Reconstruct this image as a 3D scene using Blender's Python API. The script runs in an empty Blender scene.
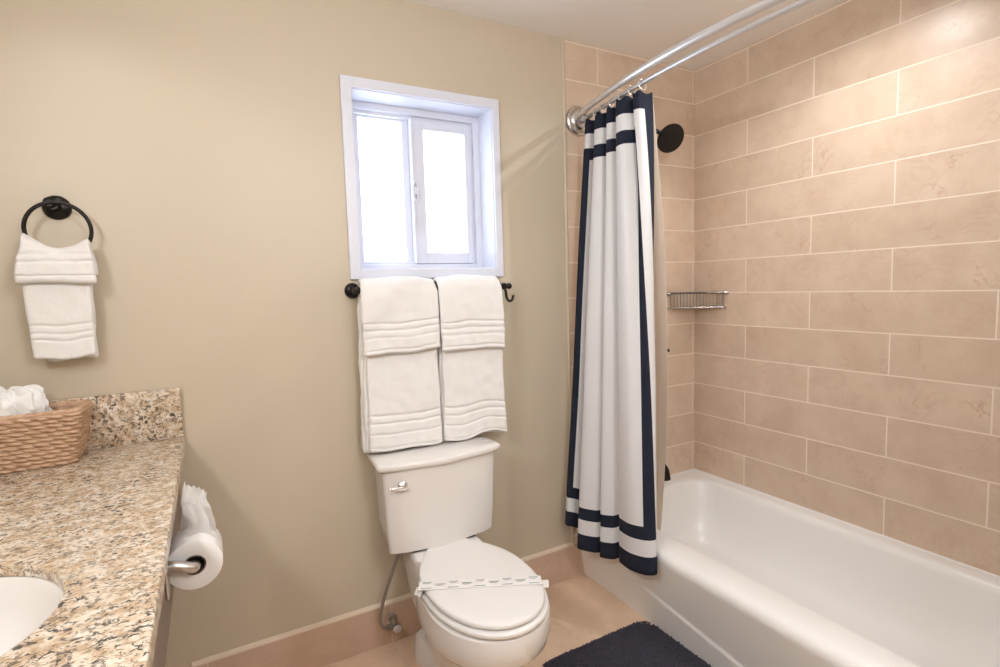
import bpy, bmesh, math, random
from mathutils import Vector, Matrix, noise
PI = math.pi
random.seed(7)
S = bpy.context.scene
COL = S.collection

# ------------------------------------------------------------------ camera
CAM = Vector((-2.1738, -1.8977, 1.3280))
yaw, pitch, roll, FPX = 0.5001, -0.0868, -0.0308, 530.75
fwd = Vector((math.sin(yaw)*math.cos(pitch), math.cos(yaw)*math.cos(pitch), math.sin(pitch)))
rt = Vector((math.cos(yaw), -math.sin(yaw), 0))
up = rt.cross(fwd)
rt, up = math.cos(roll)*rt+math.sin(roll)*up, -math.sin(roll)*rt+math.cos(roll)*up
cd = bpy.data.cameras.new('camera')
cam = bpy.data.objects.new('camera', cd)
COL.objects.link(cam)
cam.matrix_world = Matrix(((rt.x, up.x, -fwd.x, CAM.x), (rt.y, up.y, -fwd.y, CAM.y), (rt.z, up.z, -fwd.z, CAM.z), (0, 0, 0, 1)))
cd.sensor_width = 36.0
cd.lens = FPX*36.0/1000.0
cd.clip_start = 0.02
S.camera = cam

# ------------------------------------------------------------------ view, world, lights
vs = S.view_settings
vs.view_transform = 'Standard'
vs.look = 'None'
vs.gamma = 1.0
vs.use_curve_mapping = False
vs.exposure = 0.10
S.cycles.use_denoising = True
S.cycles.max_bounces = 10
S.cycles.diffuse_bounces = 6
S.cycles.caustics_reflective = False
S.cycles.caustics_refractive = False
S.cycles.sample_clamp_indirect = 6.0

w = bpy.data.worlds.new('overcast_sky')
S.world = w
w.use_nodes = True
bg = w.node_tree.nodes['Background']
bg.inputs[0].default_value = (0.76, 0.84, 1.0, 1)
bg.inputs[1].default_value = 6.5


def light(name, kind, loc, energy, color, target=None, **kw):
    d = bpy.data.lights.new(name, kind)
    d.energy = energy
    d.color = color
    for k, v in kw.items():
        setattr(d, k, v)
    o = bpy.data.objects.new(name, d)
    COL.objects.link(o)
    o.location = loc
    if target is not None:
        v = Vector(target)-Vector(loc)
        o.rotation_euler = v.to_track_quat('-Z', 'Y').to_euler()
    return o


WARM = (0.955, 0.96, 0.98)
light('vanity_downlight', 'SPOT', (-2.50, -0.62, 2.33), 4.5, WARM, (-2.50, -0.62, 0), spot_size=math.radians(142), spot_blend=0.35, shadow_soft_size=0.05)
light('tub_downlight', 'SPOT', (-0.46, -0.86, 2.34), 33, WARM, (-0.46, -0.86, 0), spot_size=math.radians(160), spot_blend=1.0, shadow_soft_size=0.010)
light('mirror_lamp', 'AREA', (-2.82, -1.45, 1.95), 16, WARM, (-0.3, -1.1, 1.1), shape='RECTANGLE', size=0.75, size_y=0.14)
light('room_fill_light', 'POINT', (-1.55, -2.20, 2.10), 39, (0.86, 0.91, 1.0), shadow_soft_size=0.20)  # unseen fill added behind the camera to lift the general ambient level
pt = light('window_portal', 'AREA', (-1.42, 0.17, 1.716), 1, (1, 1, 1), (-1.42, -1, 1.716), shape='RECTANGLE', size=0.56, size_y=0.64)
pt.data.cycles.is_portal = True


# ------------------------------------------------------------------ helpers
class NT:
    def __init__(self, name):
        self.m = bpy.data.materials.new(name)
        self.m.use_nodes = True
        self.t = self.m.node_tree
        self.p = self.t.nodes['Principled BSDF']

    def n(self, typ, **kw):
        nd = self.t.nodes.new(typ)
        for k, v in kw.items():
            if k.startswith('i_'):
                nd.inputs[k[2:].replace('_', ' ')].default_value = v
            else:
                setattr(nd, k, v)
        return nd

    def l(self, a, b):
        self.t.links.new(a, b)

    def ramp(self, fac, stops, interp='LINEAR'):
        r = self.n('ShaderNodeValToRGB')
        r.color_ramp.interpolation = interp
        while len(r.color_ramp.elements) < len(stops):
            r.color_ramp.elements.new(0.5)
        for e, (p, c) in zip(r.color_ramp.elements, stops):
            e.position = p
            e.color = c if len(c) == 4 else (*c, 1)
        self.l(fac, r.inputs[0])
        return r.outputs[0]

    def mix(self, fac, a, b, blend='MIX'):
        x = self.n('ShaderNodeMix', data_type='RGBA', blend_type=blend)
        for sock, v in ((x.inputs[0], fac), (x.inputs[6], a), (x.inputs[7], b)):
            if hasattr(v, 'node'):
                self.l(v, sock)
            elif isinstance(v, (int, float)):
                sock.default_value = v
            else:
                sock.default_value = (*v, 1) if len(v) == 3 else v
        return x.outputs[2]

    def math(self, op, a, b=None, c=None):
        x = self.n('ShaderNodeMath', operation=op)
        for s, v in zip(x.inputs, (a, b, c)):
            if v is None:
                continue
            if hasattr(v, 'node'):
                self.l(v, s)
            else:
                s.default_value = v
        return x.outputs[0]

    def noise(self, scale, detail=4, rough=0.5, vec=None, dist=0.0):
        x = self.n('ShaderNodeTexNoise')
        x.inputs['Scale'].default_value = scale
        x.inputs['Detail'].default_value = detail
        x.inputs['Roughness'].default_value = rough
        x.inputs['Distortion'].default_value = dist
        if vec is not None:
            self.l(vec, x.inputs['Vector'])
        return x.outputs['Fac']

    def pos(self):
        return self.n('ShaderNodeNewGeometry').outputs['Position']

    def objco(self):
        return self.n('ShaderNodeTexCoord').outputs['Object']

    def bump(self, h, strength=0.3, dist=0.002):
        b = self.n('ShaderNodeBump')
        b.inputs['Strength'].default_value = strength
        b.inputs['Distance'].default_value = dist
        self.l(h, b.inputs['Height'])
        self.l(b.outputs[0], self.p.inputs['Normal'])

    def set(self, color=None, rough=None, metal=None, **kw):
        if color is not None:
            if hasattr(color, 'node'):
                self.l(color, self.p.inputs['Base Color'])
            else:
                self.p.inputs['Base Color'].default_value = (*color, 1)
        if rough is not None:
            if hasattr(rough, 'node'):
                self.l(rough, self.p.inputs['Roughness'])
            else:
                self.p.inputs['Roughness'].default_value = rough
        if metal is not None:
            self.p.inputs['Metallic'].default_value = metal
        for k, v in kw.items():
            self.p.inputs[k.replace('_', ' ')].default_value = v
        return self.m


def simple(name, color, rough=0.5, metal=0.0, var=0.06, scale=20, bump=0.0, **kw):
    t = NT(name)
    f = t.noise(scale, 3, vec=t.objco())
    c = t.mix(f, tuple(x*(1-var) for x in color), tuple(min(1, x*(1+var)) for x in color))
    if bump:
        t.bump(f, bump, 0.001)
    return t.set(c, rough, metal, **kw)


HH, ZROW, TA, TL = 0.1545, 0.4982, 0.2925, 0.5961


def tile_material(name, axis, shift, sy=0.0, width=TL, height=HH, offset=0.5, base=(0.640, 0.510, 0.395), mortar=(0.80, 0.69, 0.58), rough=0.34, zshift=ZROW, msize=0.0026):
    t = NT(name)
    pos = t.pos()
    sep = t.n('ShaderNodeSeparateXYZ')
    t.l(pos, sep.inputs[0])
    cmb = t.n('ShaderNodeCombineXYZ')
    if axis == 'Y':      # wall along y
        t.l(t.math('SUBTRACT', t.math('MULTIPLY', sep.outputs[1], -1.0), shift), cmb.inputs[0])
        t.l(t.math('SUBTRACT', sep.outputs[2], zshift), cmb.inputs[1])
    elif axis == 'X':
        t.l(t.math('SUBTRACT', sep.outputs[0], shift), cmb.inputs[0])
        t.l(t.math('SUBTRACT', sep.outputs[2], zshift), cmb.inputs[1])
    else:                # floor
        t.l(t.math('SUBTRACT', sep.outputs[0], shift), cmb.inputs[0])
        t.l(t.math('SUBTRACT', sep.outputs[1], sy), cmb.inputs[1])
    b = t.n('ShaderNodeTexBrick')
    b.offset = offset
    b.offset_frequency = 2
    b.squash = 1.0
    t.l(cmb.outputs[0], b.inputs['Vector'])
    b.inputs['Color1'].default_value = (0, 0, 0, 1)
    b.inputs['Color2'].default_value = (1, 1, 1, 1)
    b.inputs['Scale'].default_value = 1.0
    b.inputs['Mortar Size'].default_value = msize
    b.inputs['Mortar Smooth'].default_value = 0.15
    b.inputs['Brick Width'].default_value = width
    b.inputs['Row Height'].default_value = height
    # tile-to-tile offset of the pattern so veins break at the joints
    off = t.n('ShaderNodeVectorMath', operation='SCALE')
    t.l(b.outputs['Color'], off.inputs[0])
    off.inputs['Scale'].default_value = 9.0
    add = t.n('ShaderNodeVectorMath', operation='ADD')
    t.l(pos, add.inputs[0])
    t.l(off.outputs[0], add.inputs[1])
    v = add.outputs[0]
    cloud = t.noise(7.0, 5, 0.6, v)
    fine = t.noise(60.0, 3, 0.6, v)
    c = t.mix(t.ramp(cloud, [(0.35, (0, 0, 0)), (0.65, (1, 1, 1))]), (base[0]*0.93, base[1]*0.90, base[2]*0.87), tuple(x*1.06 for x in base))
    tint = t.mix(b.outputs['Color'], tuple((0.95, 0.94, 0.93)), (1.04, 1.045, 1.06))
    c = t.mix(1.0, c, tint, 'MULTIPLY')
    c = t.mix(t.math('MULTIPLY', fine, 0.12), c, tuple(x*0.8 for x in base))
    # thin branching reddish veins, in patches
    vn = t.noise(4.2, 5, 0.62, v, 0.6)
    line = t.math('SUBTRACT', 1.0, t.math('MINIMUM', t.math('MULTIPLY', t.math('ABSOLUTE', t.math('SUBTRACT', vn, 0.5)), 85.0), 1.0))
    wide = t.ramp(t.math('ABSOLUTE', t.math('SUBTRACT', t.noise(6.5, 6, 0.65, v, 1.2), 0.5)), [(0.0, (1, 1, 1)), (0.035, (0, 0, 0))])
    patch = t.ramp(t.noise(5.5, 2, 0.5, v), [(0.50, (0, 0, 0)), (0.66, (1, 1, 1))])
    c = t.mix(t.math('MULTIPLY', t.math('MULTIPLY', line, patch), 0.42), c, (0.42, 0.22, 0.14))
    c = t.mix(t.math('MULTIPLY', t.math('MULTIPLY', wide, t.ramp(t.noise(4.0, 2, 0.5, v), [(0.42, (0, 0, 0)), (0.6, (1, 1, 1))])), 0.20), c, (0.46, 0.26, 0.17))
    c = t.mix(b.outputs['Fac'], c, mortar)
    hgt = t.math('SUBTRACT', 1.0, b.outputs['Fac'])
    t.bump(hgt, 0.35, 0.0015)
    rr = t.math('ADD', t.math('MULTIPLY', b.outputs['Fac'], 0.4), rough)
    return t.set(c, rr)


def paint_material():
    t = NT('beige_eggshell_paint')
    f = t.noise(2.0, 3, vec=t.pos())
    g = t.noise(90.0, 3, 0.55, t.pos())
    c = t.mix(f, (0.532, 0.458, 0.350), (0.556, 0.480, 0.368))
    t.bump(g, 0.10, 0.002)
    return t.set(c, 0.42)


def granite_material():
    t = NT('gold_granite')
    v = t.objco()
    a = t.noise(48, 5, 0.65, v, 0.4)
    c = t.ramp(a, [(0.28, (0.34, 0.23, 0.13)), (0.42, (0.50, 0.37, 0.25)), (0.52, (0.63, 0.52, 0.40)), (0.68, (0.74, 0.68, 0.60))])
    org = t.ramp(t.noise(24, 3, 0.5, v, 1.0), [(0.56, (0, 0, 0)), (0.68, (1, 1, 1))])
    c = t.mix(t.math('MULTIPLY', org, 0.40), c, (0.58, 0.38, 0.22))
    st = t.n('ShaderNodeMapping')
    st.inputs['Scale'].default_value = (1.0, 1.25, 1.1)
    t.l(v, st.inputs[0])
    brn = t.ramp(t.noise(105, 3, 0.6, st.outputs[0], 0.6), [(0.54, (0, 0, 0)), (0.61, (1, 1, 1))])
    c = t.mix(t.math('MULTIPLY', brn, 0.8), c, (0.22, 0.16, 0.105))
    drk = t.ramp(t.noise(85, 4, 0.65, st.outputs[0], 0.9), [(0.545, (0, 0, 0)), (0.585, (1, 1, 1))])
    reg = t.ramp(t.noise(9, 2, 0.5, v), [(0.36, (0.35, 0.35, 0.35)), (0.58, (1, 1, 1))])
    c = t.mix(t.math('MULTIPLY', drk, reg), c, (0.055, 0.05, 0.048))
    return t.set(c, 0.22)


def terry_material(name, color, bump=0.6, scale=420):
    t = NT(name)
    v = t.objco()
    f = t.noise(scale, 2, 0.6, v)
    g = t.noise(30, 3, 0.5, v)
    c = t.mix(f, tuple(x*0.93 for x in color), color)
    h = t.math('ADD', f, t.math('MULTIPLY', g, 0.7))
    t.bump(h, bump, 0.004)
    return t.set(c, 0.95, Sheen_Weight=0.15)


CURT_W = [1.0]


def curtain_material(W, H):
    t = NT('white_cotton_with_navy_borders')
    uv = t.n('ShaderNodeUVMap').outputs[0]
    sep = t.n('ShaderNodeSeparateXYZ')
    t.l(uv, sep.inputs[0])
    u, v = sep.outputs[0], sep.outputs[1]
    d = t.math('MINIMUM', t.math('MINIMUM', u, t.math('SUBTRACT', W, u)), t.math('MINIMUM', v, t.math('SUBTRACT', H, v)))
    o = t.math('LESS_THAN', d, 0.066)
    i = t.math('MULTIPLY', t.math('GREATER_THAN', d, 0.128), t.math('LESS_THAN', d, 0.178))
    navy = t.math('MAXIMUM', o, i)
    wv = t.noise(700, 2, 0.5, t.objco())
    wh = t.mix(wv, (0.79, 0.79, 0.80), (0.86, 0.86, 0.87))
    nv = t.mix(wv, (0.010, 0.014, 0.030), (0.018, 0.024, 0.046))
    c = t.mix(navy, wh, nv)
    t.bump(wv, 0.25, 0.001)
    m = t.set(c, 0.9)
    # a little light passes through the cloth
    tr = t.n('ShaderNodeBsdfTranslucent')
    t.l(c, tr.inputs[0])
    mx = t.n('ShaderNodeMixShader')
    mx.inputs[0].default_value = 0.22
    t.l(t.p.outputs[0], mx.inputs[1])
    t.l(tr.outputs[0], mx.inputs[2])
    t.l(mx.outputs[0], t.t.nodes['Material Output'].inputs[0])
    return m


def wicker_material():
    t = NT('woven_seagrass')
    v = t.objco()
    mp = t.n('ShaderNodeMapping')
    mp.inputs['Scale'].default_value = (1, 1, 4)
    t.l(v, mp.inputs[0])
    f = t.noise(55, 4, 0.6, mp.outputs[0])
    g = t.noise(300, 2, 0.5, mp.outputs[0])
    c = t.ramp(f, [(0.25, (0.36, 0.20, 0.115)), (0.5, (0.53, 0.345, 0.225)), (0.75, (0.68, 0.49, 0.345))])
    t.bump(g, 0.4, 0.001)
    return t.set(c, 0.7)


def glass_material():
    t = NT('window_glass')
    tr = t.n('ShaderNodeBsdfTransparent')
    gl = t.n('ShaderNodeBsdfGlossy')
    gl.inputs['Roughness'].default_value = 0.03
    tr.inputs[0].default_value = (0.97, 0.98, 0.98, 1)
    mx = t.n('ShaderNodeMixShader')
    mx.inputs[0].default_value = 0.06
    t.l(tr.outputs[0], mx.inputs[1])
    t.l(gl.outputs[0], mx.inputs[2])
    t.l(mx.outputs[0], t.t.nodes['Material Output'].inputs[0])
    return t.m


M = {}
M['paint'] = paint_material()
M['ceil'] = simple('ceiling_paint', (0.88, 0.87, 0.855), 0.8, var=0.02, scale=3)
M['tile_right'] = tile_material('tub_wall_tile', 'Y', TA)
M['tile_back'] = tile_material('tub_wall_tile_end', 'X', -0.610-TL*4, zshift=ZROW-HH*0)
M['tile_base'] = tile_material('baseboard_tile', 'X', -1.649-0.606*3, width=0.606, height=1.0, offset=0.0, base=(0.60, 0.44, 0.335), zshift=-0.5, mortar=(0.66, 0.54, 0.42))
M['tile_floor'] = tile_material('floor_tile', 'Z', -1.647-0.606*3, sy=-0.012-0.606*6, width=0.606, height=0.606, offset=0.0, base=(0.74, 0.55, 0.40), mortar=(0.70, 0.54, 0.41), rough=0.3)
M['caulk'] = simple('caulk', (0.70, 0.58, 0.44), 0.6)
M['vinyl'] = simple('white_vinyl_daylight_tint', (0.66, 0.68, 0.76), 0.35, var=0.02)  # white vinyl with the bluish cast of daylight put into its base colour
M['glass'] = glass_material()
M['porcelain'] = simple('white_porcelain', (0.74, 0.71, 0.68), 0.12, var=0.01, scale=3)
M['plastic'] = simple('white_seat_plastic', (0.76, 0.74, 0.72), 0.22, var=0.01, scale=3)
M['enamel'] = simple('tub_enamel', (0.80, 0.785, 0.765), 0.28, var=0.015, scale=4)
M['chrome'] = simple('chrome', (0.86, 0.87, 0.89), 0.2, 1.0, var=0.02)
M['nickel'] = simple('brushed_nickel', (0.60, 0.58, 0.56), 0.28, 1.0, var=0.05)
M['rod'] = simple('satin_chrome_tube', (0.74, 0.75, 0.78), 0.33, 0.85, var=0.02)
M['wire'] = simple('dull_chrome_wire', (0.42, 0.40, 0.38), 0.3, 0.9, var=0.05)
M['darkrail'] = simple('dark_chrome_rail', (0.12, 0.10, 0.09), 0.25, 0.9, var=0.05)
M['steel'] = simple('braided_steel', (0.36, 0.33, 0.30), 0.4, 0.8, var=0.3, scale=400, bump=0.6)
M['bronze'] = simple('oil_rubbed_bronze', (0.020, 0.017, 0.016), 0.32, 0.6, var=0.2, scale=40)
M['copper'] = simple('worn_bronze_edge', (0.30, 0.18, 0.11), 0.35, 0.8)
M['towel'] = terry_material('white_terry', (0.84, 0.82, 0.80))
M['wash'] = terry_material('white_cloth', (0.84, 0.84, 0.83), 0.3)
M['liner'] = simple('cream_liner', (0.90, 0.86, 0.80), 0.55, var=0.02)
lt_ = M['liner'].node_tree
tr_ = lt_.nodes.new('ShaderNodeBsdfTranslucent')
tr_.inputs[0].default_value = (0.92, 0.86, 0.78, 1)
mx_ = lt_.nodes.new('ShaderNodeMixShader')
mx_.inputs[0].default_value = 0.6
lt_.links.new(lt_.nodes['Principled BSDF'].outputs[0], mx_.inputs[1])
lt_.links.new(tr_.outputs[0], mx_.inputs[2])
lt_.links.new(mx_.outputs[0], lt_.nodes['Material Output'].inputs[0])
M['granite'] = granite_material()
M['wicker'] = wicker_material()
M['wood'] = simple('grey_brown_cabinet', (0.21, 0.165, 0.135), 0.45, var=0.3, scale=120)
M['paper'] = simple('tissue_paper', (0.82, 0.80, 0.78), 0.95, var=0.02, scale=80, bump=0.15)
M['card'] = simple('cardboard_core', (0.16, 0.10, 0.07), 0.9)
M['band'] = simple('paper_band', (0.765, 0.745, 0.725), 0.8, var=0.01)
M['teal'] = simple('teal_print', (0.045, 0.17, 0.175), 0.8, var=0.1)
M['greyprint'] = simple('grey_print', (0.25, 0.27, 0.25), 0.8, var=0.1)
M['rug'] = simple('charcoal_navy_pile', (0.042, 0.038, 0.052), 0.95, var=0.35, scale=90)
M['dark'] = simple('dark_gap', (0.03, 0.025, 0.02), 0.9)
M['greyplastic'] = simple('grey_handle', (0.55, 0.52, 0.50), 0.4)

WPOS = {}


def link(o, parent):
    COL.objects.link(o)
    if parent is not None:
        o.parent = parent


def origin_of(o):
    p = Vector((0, 0, 0))
    while o is not None:
        p += o.location
        o = o.parent
    return p


def obj(name, bm, mat, parent=None, smooth=True, loc=None, angle=40, uv=None):
    """ONE mesh object from a bmesh given in world coordinates."""
    base = origin_of(parent) if parent is not None else Vector((0, 0, 0))
    if loc is not None:
        base = Vector(loc)
    if isinstance(mat, str):
        mat = [mat]
    bmesh.ops.recalc_face_normals(bm, faces=bm.faces[:])
    bmesh.ops.translate(bm, vec=-base, verts=bm.verts[:])
    me = bpy.data.meshes.new(name)
    bm.to_mesh(me)
    bm.free()
    for m in mat:
        me.materials.append(M[m] if isinstance(m, str) else m)
    if smooth:
        for p in me.polygons:
            p.use_smooth = True
        if angle < 180:
            me.set_sharp_from_angle(angle=math.radians(angle))
    o = bpy.data.objects.new(name, me)
    link(o, parent)
    if parent is None and loc is not None:
        o.location = loc
    return o


def tag(o, label, cat, group=None, kind=None):
    o['label'] = label
    o['category'] = cat
    if group:
        o['group'] = group
    if kind:
        o['kind'] = kind
    return o


def thing(name, label, cat, loc, group=None):
    o = bpy.data.objects.new(name, None)
    o.empty_display_size = 0.05
    COL.objects.link(o)
    o.location = loc
    return tag(o, label, cat, group)


def struct(name, bm, mat, parent=None, smooth=False, **kw):
    o = obj(name, bm, mat, parent, smooth, **kw)
    if parent is None:
        o['kind'] = 'structure'
    return o


def box(bm, x0, x1, y0, y1, z0, z1, bev=0.0, seg=2, mi=0):
    b = bmesh.new()
    r = bmesh.ops.create_cube(b, size=1)
    for v in b.verts:
        v.co = Vector(((x0+x1)/2+v.co.x*(x1-x0), (y0+y1)/2+v.co.y*(y1-y0), (z0+z1)/2+v.co.z*(z1-z0)))
    if bev:
        bmesh.ops.bevel(b, geom=b.edges[:], offset=bev, segments=seg, profile=0.5, affect='EDGES')
    for f in b.faces:
        f.material_index = mi
    join(bm, b)
    return bm


def join(bm, b, mat=None):
    me = bpy.data.meshes.new('tmp')
    b.to_mesh(me)
    b.free()
    n = len(bm.verts)
    bm.from_mesh(me)
    bpy.data.meshes.remove(me)
    if mat is not None:
        bm.verts.ensure_lookup_table()
        for v in bm.verts[n:]:
            v.co = mat @ v.co
    return bm


def BX(x0, x1, y0, y1, z0, z1, bev=0.0, seg=2):
    return box(bmesh.new(), x0, x1, y0, y1, z0, z1, bev, seg)


def loft(bm, rings, closed=True, cap0=False, cap1=False, mi=0):
    vs_ = [[bm.verts.new(p) for p in r] for r in rings]
    n = len(rings[0])
    for a, b in zip(vs_[:-1], vs_[1:]):
        for i in range(n if closed else n-1):
            j = (i+1) % n
            f = bm.faces.new((a[i], a[j], b[j], b[i]))
            f.material_index = mi
    if cap0:
        bm.faces.new(list(reversed(vs_[0]))).material_index = mi
    if cap1:
        bm.faces.new(vs_[-1]).material_index = mi
    return vs_


def tube(bm, pts, r, seg=12, caps=True, mi=0):
    pts = [Vector(p) for p in pts]
    rr = r if isinstance(r, (list, tuple)) else [r]*len(pts)
    rings = []
    t0 = (pts[1]-pts[0]).normalized()
    nrm = t0.orthogonal().normalized()
    for i, p in enumerate(pts):
        t = (pts[min(i+1, len(pts)-1)]-pts[max(i-1, 0)]).normalized()
        nrm = (nrm-t*nrm.dot(t)).normalized()
        bn = t.cross(nrm)
        rings.append([p+rr[i]*(math.cos(2*PI*k/seg)*nrm+math.sin(2*PI*k/seg)*bn) for k in range(seg)])
    loft(bm, rings, True, caps, caps, mi)
    return bm


def TUBE(pts, r, seg=12):
    return tube(bmesh.new(), pts, r, seg)


def lathe(bm, prof, origin, axis, seg=32, mi=0):
    """prof: list of (radius, along-axis)."""
    axis = Vector(axis).normalized()
    a = axis.orthogonal().normalized()
    b = axis.cross(a)
    o = Vector(origin)
    rings = [[o+axis*h+max(r, 1e-5)*(math.cos(2*PI*k/seg)*a+math.sin(2*PI*k/seg)*b) for k in range(seg)] for r, h in prof]
    loft(bm, rings, True, prof[0][0] > 1e-4, prof[-1][0] > 1e-4, mi)
    bmesh.ops.remove_doubles(bm, verts=bm.verts[:], dist=1e-5)
    return bm


def LATHE(prof, origin, axis, seg=32):
    return lathe(bmesh.new(), prof, origin, axis, seg)


def smoothstep(a, b, x):
    t = max(0.0, min(1.0, (x-a)/(b-a)))
    return t*t*(3-2*t)


def lerp(a, b, t):
    return a+(b-a)*t


def catmull(pts, n):
    """n points along a Catmull-Rom curve, even in index parameter."""
    P = [Vector(p) for p in pts]
    out = []
    for i in range(n):
        t = i/(n-1)*(len(P)-1)
        k = min(int(t), len(P)-2)
        f = t-k
        p0, p1, p2, p3 = P[max(k-1, 0)], P[k], P[k+1], P[min(k+2, len(P)-1)]
        out.append(0.5*((2*p1)+(p2-p0)*f+(2*p0-5*p1+4*p2-p3)*f*f+(3*p1-p0-3*p2+p3)*f**3))
    return out


def rounded_box(bm, c, h, r, n=(10, 4, 10), fn=None):
    """soft slab: subdivided box with radius r; fn(p, nrm) -> displaced point (p relative to the centre)."""
    b = bmesh.new()
    c = Vector(c)
    h = Vector(h)

    def face(ax, s):
        u, v = [(1, 2), (2, 0), (0, 1)][ax]
        nu, nv = n[u], n[v]
        g = []
        for i in range(nu+1):
            row = []
            for j in range(nv+1):
                p = Vector((0, 0, 0))
                p[ax] = s*h[ax]
                p[u] = (2*i/nu-1)*h[u]
                p[v] = (2*j/nv-1)*h[v]
                q = Vector([max(-h[k]+r, min(h[k]-r, p[k])) for k in range(3)])
                d = p-q
                nr = d.normalized()
                p = q+nr*r
                if fn:
                    p = fn(p, nr)
                row.append(b.verts.new(c+p))
            g.append(row)
        for i in range(nu):
            for j in range(nv):
                b.faces.new((g[i][j], g[i+1][j], g[i+1][j+1], g[i][j+1]))
    for ax in range(3):
        face(ax, 1)
        face(ax, -1)
    bmesh.ops.remove_doubles(b, verts=b.verts[:], dist=2e-5)
    join(bm, b)
    return bm


# ------------------------------------------------------------------ the room
ZC, XT, XL, YF = 2.3604, -0.7928, -2.87, -2.75
WX0, WX1, WZ0, WZ1 = -1.695, -1.146, 1.405, 2.029      # window opening
struct('floor', BX(XL-0.1, 0.1, YF-0.1, 0.18, -0.08, 0.0), 'tile_floor')
struct('ceiling', BX(XL-0.1, 0.1, YF-0.1, 0.18, ZC, ZC+0.08), 'ceil')
bm = bmesh.new()
xs = [XL-0.1, WX0, WX1, XT]
zs = [0, WZ0, WZ1, ZC]
for i in range(3):
    for k in range(3):
        if not (i == 1 and k == 1):
            box(bm, xs[i], xs[i+1], 0, 0.18, zs[k], zs[k+1])
bmesh.ops.remove_doubles(bm, verts=bm.verts[:], dist=1e-5)
struct('wall_back', bm, 'paint')
struct('wall_tub_end', BX(XT, 0.1, 0.0, 0.18, 0, ZC), 'tile_back')
struct('wall_right', BX(0.0, 0.1, -1.53, 0.0, 0, ZC), 'tile_right')
struct('wall_left', BX(XL-0.1, XL, YF, 0.0, 0, ZC), 'paint')
struct('wall_front', BX(XL-0.1, 0.1, YF-0.1, YF, 0, ZC), 'paint')
struct('wall_tub_head', BX(-0.80, 0.1, YF, -1.53, 0, ZC), 'paint')
# rounded painted corner bead beside the tile
bm = bmesh.new()
tube(bm, [(XT, 0.001, 0.157), (XT, 0.001, ZC-0.001)], 0.007, 12)
struct('trim_tile_edge', bm, 'paint', smooth=True)
# baseboard of tile with a pale bullnose line
bm = BX(-2.30, XT+0.052, -0.012, 0.0, 0.0, 0.150)
struct('baseboard_back', bm, 'tile_base')
bm = bmesh.new()
loft(bm, [[(x, -0.012, 0.150), (x, -0.011, 0.155), (x, -0.006, 0.160), (x, 0.0, 0.163), (x, 0.0, 0.150)] for x in (-2.30, XT)], True, True, True)
struct('trim_baseboard', bm, 'caulk')

# ------------------------------------------------------------------ the window
win = bpy.data.objects.new('window_1', None)
COL.objects.link(win)
win.location = ((WX0+WX1)/2, 0, WZ0)
win['kind'] = 'structure'


def frame(x0, x1, z0, z1, wl, wr, wb, wt, y0, y1, bev=0.003):
    b = bmesh.new()
    box(b, x0, x0+wl, y0, y1, z0, z1, bev)
    box(b, x1-wr, x1, y0, y1, z0, z1, bev)
    box(b, x0+wl-0.001, x1-wr+0.001, y0+0.0004, y1, z0, z0+wb, bev)
    box(b, x0+wl-0.001, x1-wr+0.001, y0+0.0004, y1, z1-wt, z1, bev)
    return b


struct('window_casing', frame(-1.731, -1.118, 1.371, 2.063, 0.037, 0.029, 0.035, 0.035, -0.014, 0.006, 0.002), 'vinyl', win)
struct('window_reveal', frame(WX0-0.002, WX1+0.002, WZ0-0.002, WZ1+0.002, 0.006, 0.006, 0.006, 0.006, -0.002, 0.18, 0.0), 'vinyl', win)
# outer vinyl frame, deep in the reveal, with a stepped inner track
bm = frame(WX0, WX1, WZ0, WZ1, 0.026, 0.030, 0.024, 0.030, 0.108, 0.165)
join(bm, frame(WX0+0.02, WX1-0.02, WZ0+0.02, WZ1-0.02, 0.016, 0.024, 0.014, 0.022, 0.122, 0.165))
struct('window_frame', bm, 'vinyl', win)
# fixed left sash (further out) and sliding right sash (nearer)
XM = -1.428
bm = frame(WX0+0.03, XM+0.012, WZ0+0.026, WZ1-0.036, 0.026, 0.055, 0.012, 0.014, 0.138, 0.160)
struct('window_sash', bm, 'vinyl', win)
bm = frame(XM-0.014, WX1-0.042, WZ0+0.026, WZ1-0.040, 0.052, 0.026, 0.044, 0.038, 0.112, 0.138)
box(bm, XM-0.017, XM-0.008, 0.104, 0.135, WZ0+0.026, WZ1-0.040, 0.002)
sash = struct('window_sash', bm, 'vinyl', win)
struct('glass_pane', BX(WX0+0.035, XM-0.02, 0.148, 0.152, WZ0+0.03, WZ1-0.045), 'glass', win)
struct('glass_pane', BX(XM+0.036, WX1-0.060, 0.123, 0.127, WZ0+0.06, WZ1-0.07), 'glass', win)
# latch on the meeting stile: a small lever in an oval pull
bm = bmesh.new()
lz = 1.712
ring = []
for k in range(25):
    a = 2*PI*k/24
    ring.append((XM-0.008+0.010*math.cos(a), 0.100, lz+0.036*math.sin(a)))
tube(bm, ring, 0.0045, 8)
box(bm, XM-0.014, XM-0.002, 0.094, 0.106, lz-0.016, lz+0.016, 0.003)
struct('window_latch', bm, 'vinyl', win, smooth=True)

# ------------------------------------------------------------------ vanity
ZK, XE = 0.899, -2.266
SX, SY, SA, SB = -2.567, -0.945, 0.177, 0.190       # basin opening
cab = thing('vanity_cabinet', 'grey brown vanity front panel under the granite countertop', 'cabinet', (-2.58, -0.85, 0))
obj('front_panel', BX(-2.312, -2.290, -1.72, -0.001, 0.645, ZK-0.0305, 0.002), 'wood', cab, False)
obj('body', BX(XL+0.002, -2.42, -1.70, -0.001, 0.09, 0.644), 'wood', cab, False)
obj('toe_kick', BX(XL+0.002, -2.47, -1.68, -0.001, 0.0, 0.0895), 'wood', cab, False)

# countertop slab with an elliptical cut-out
bm = bmesh.new()
N = 72


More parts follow.
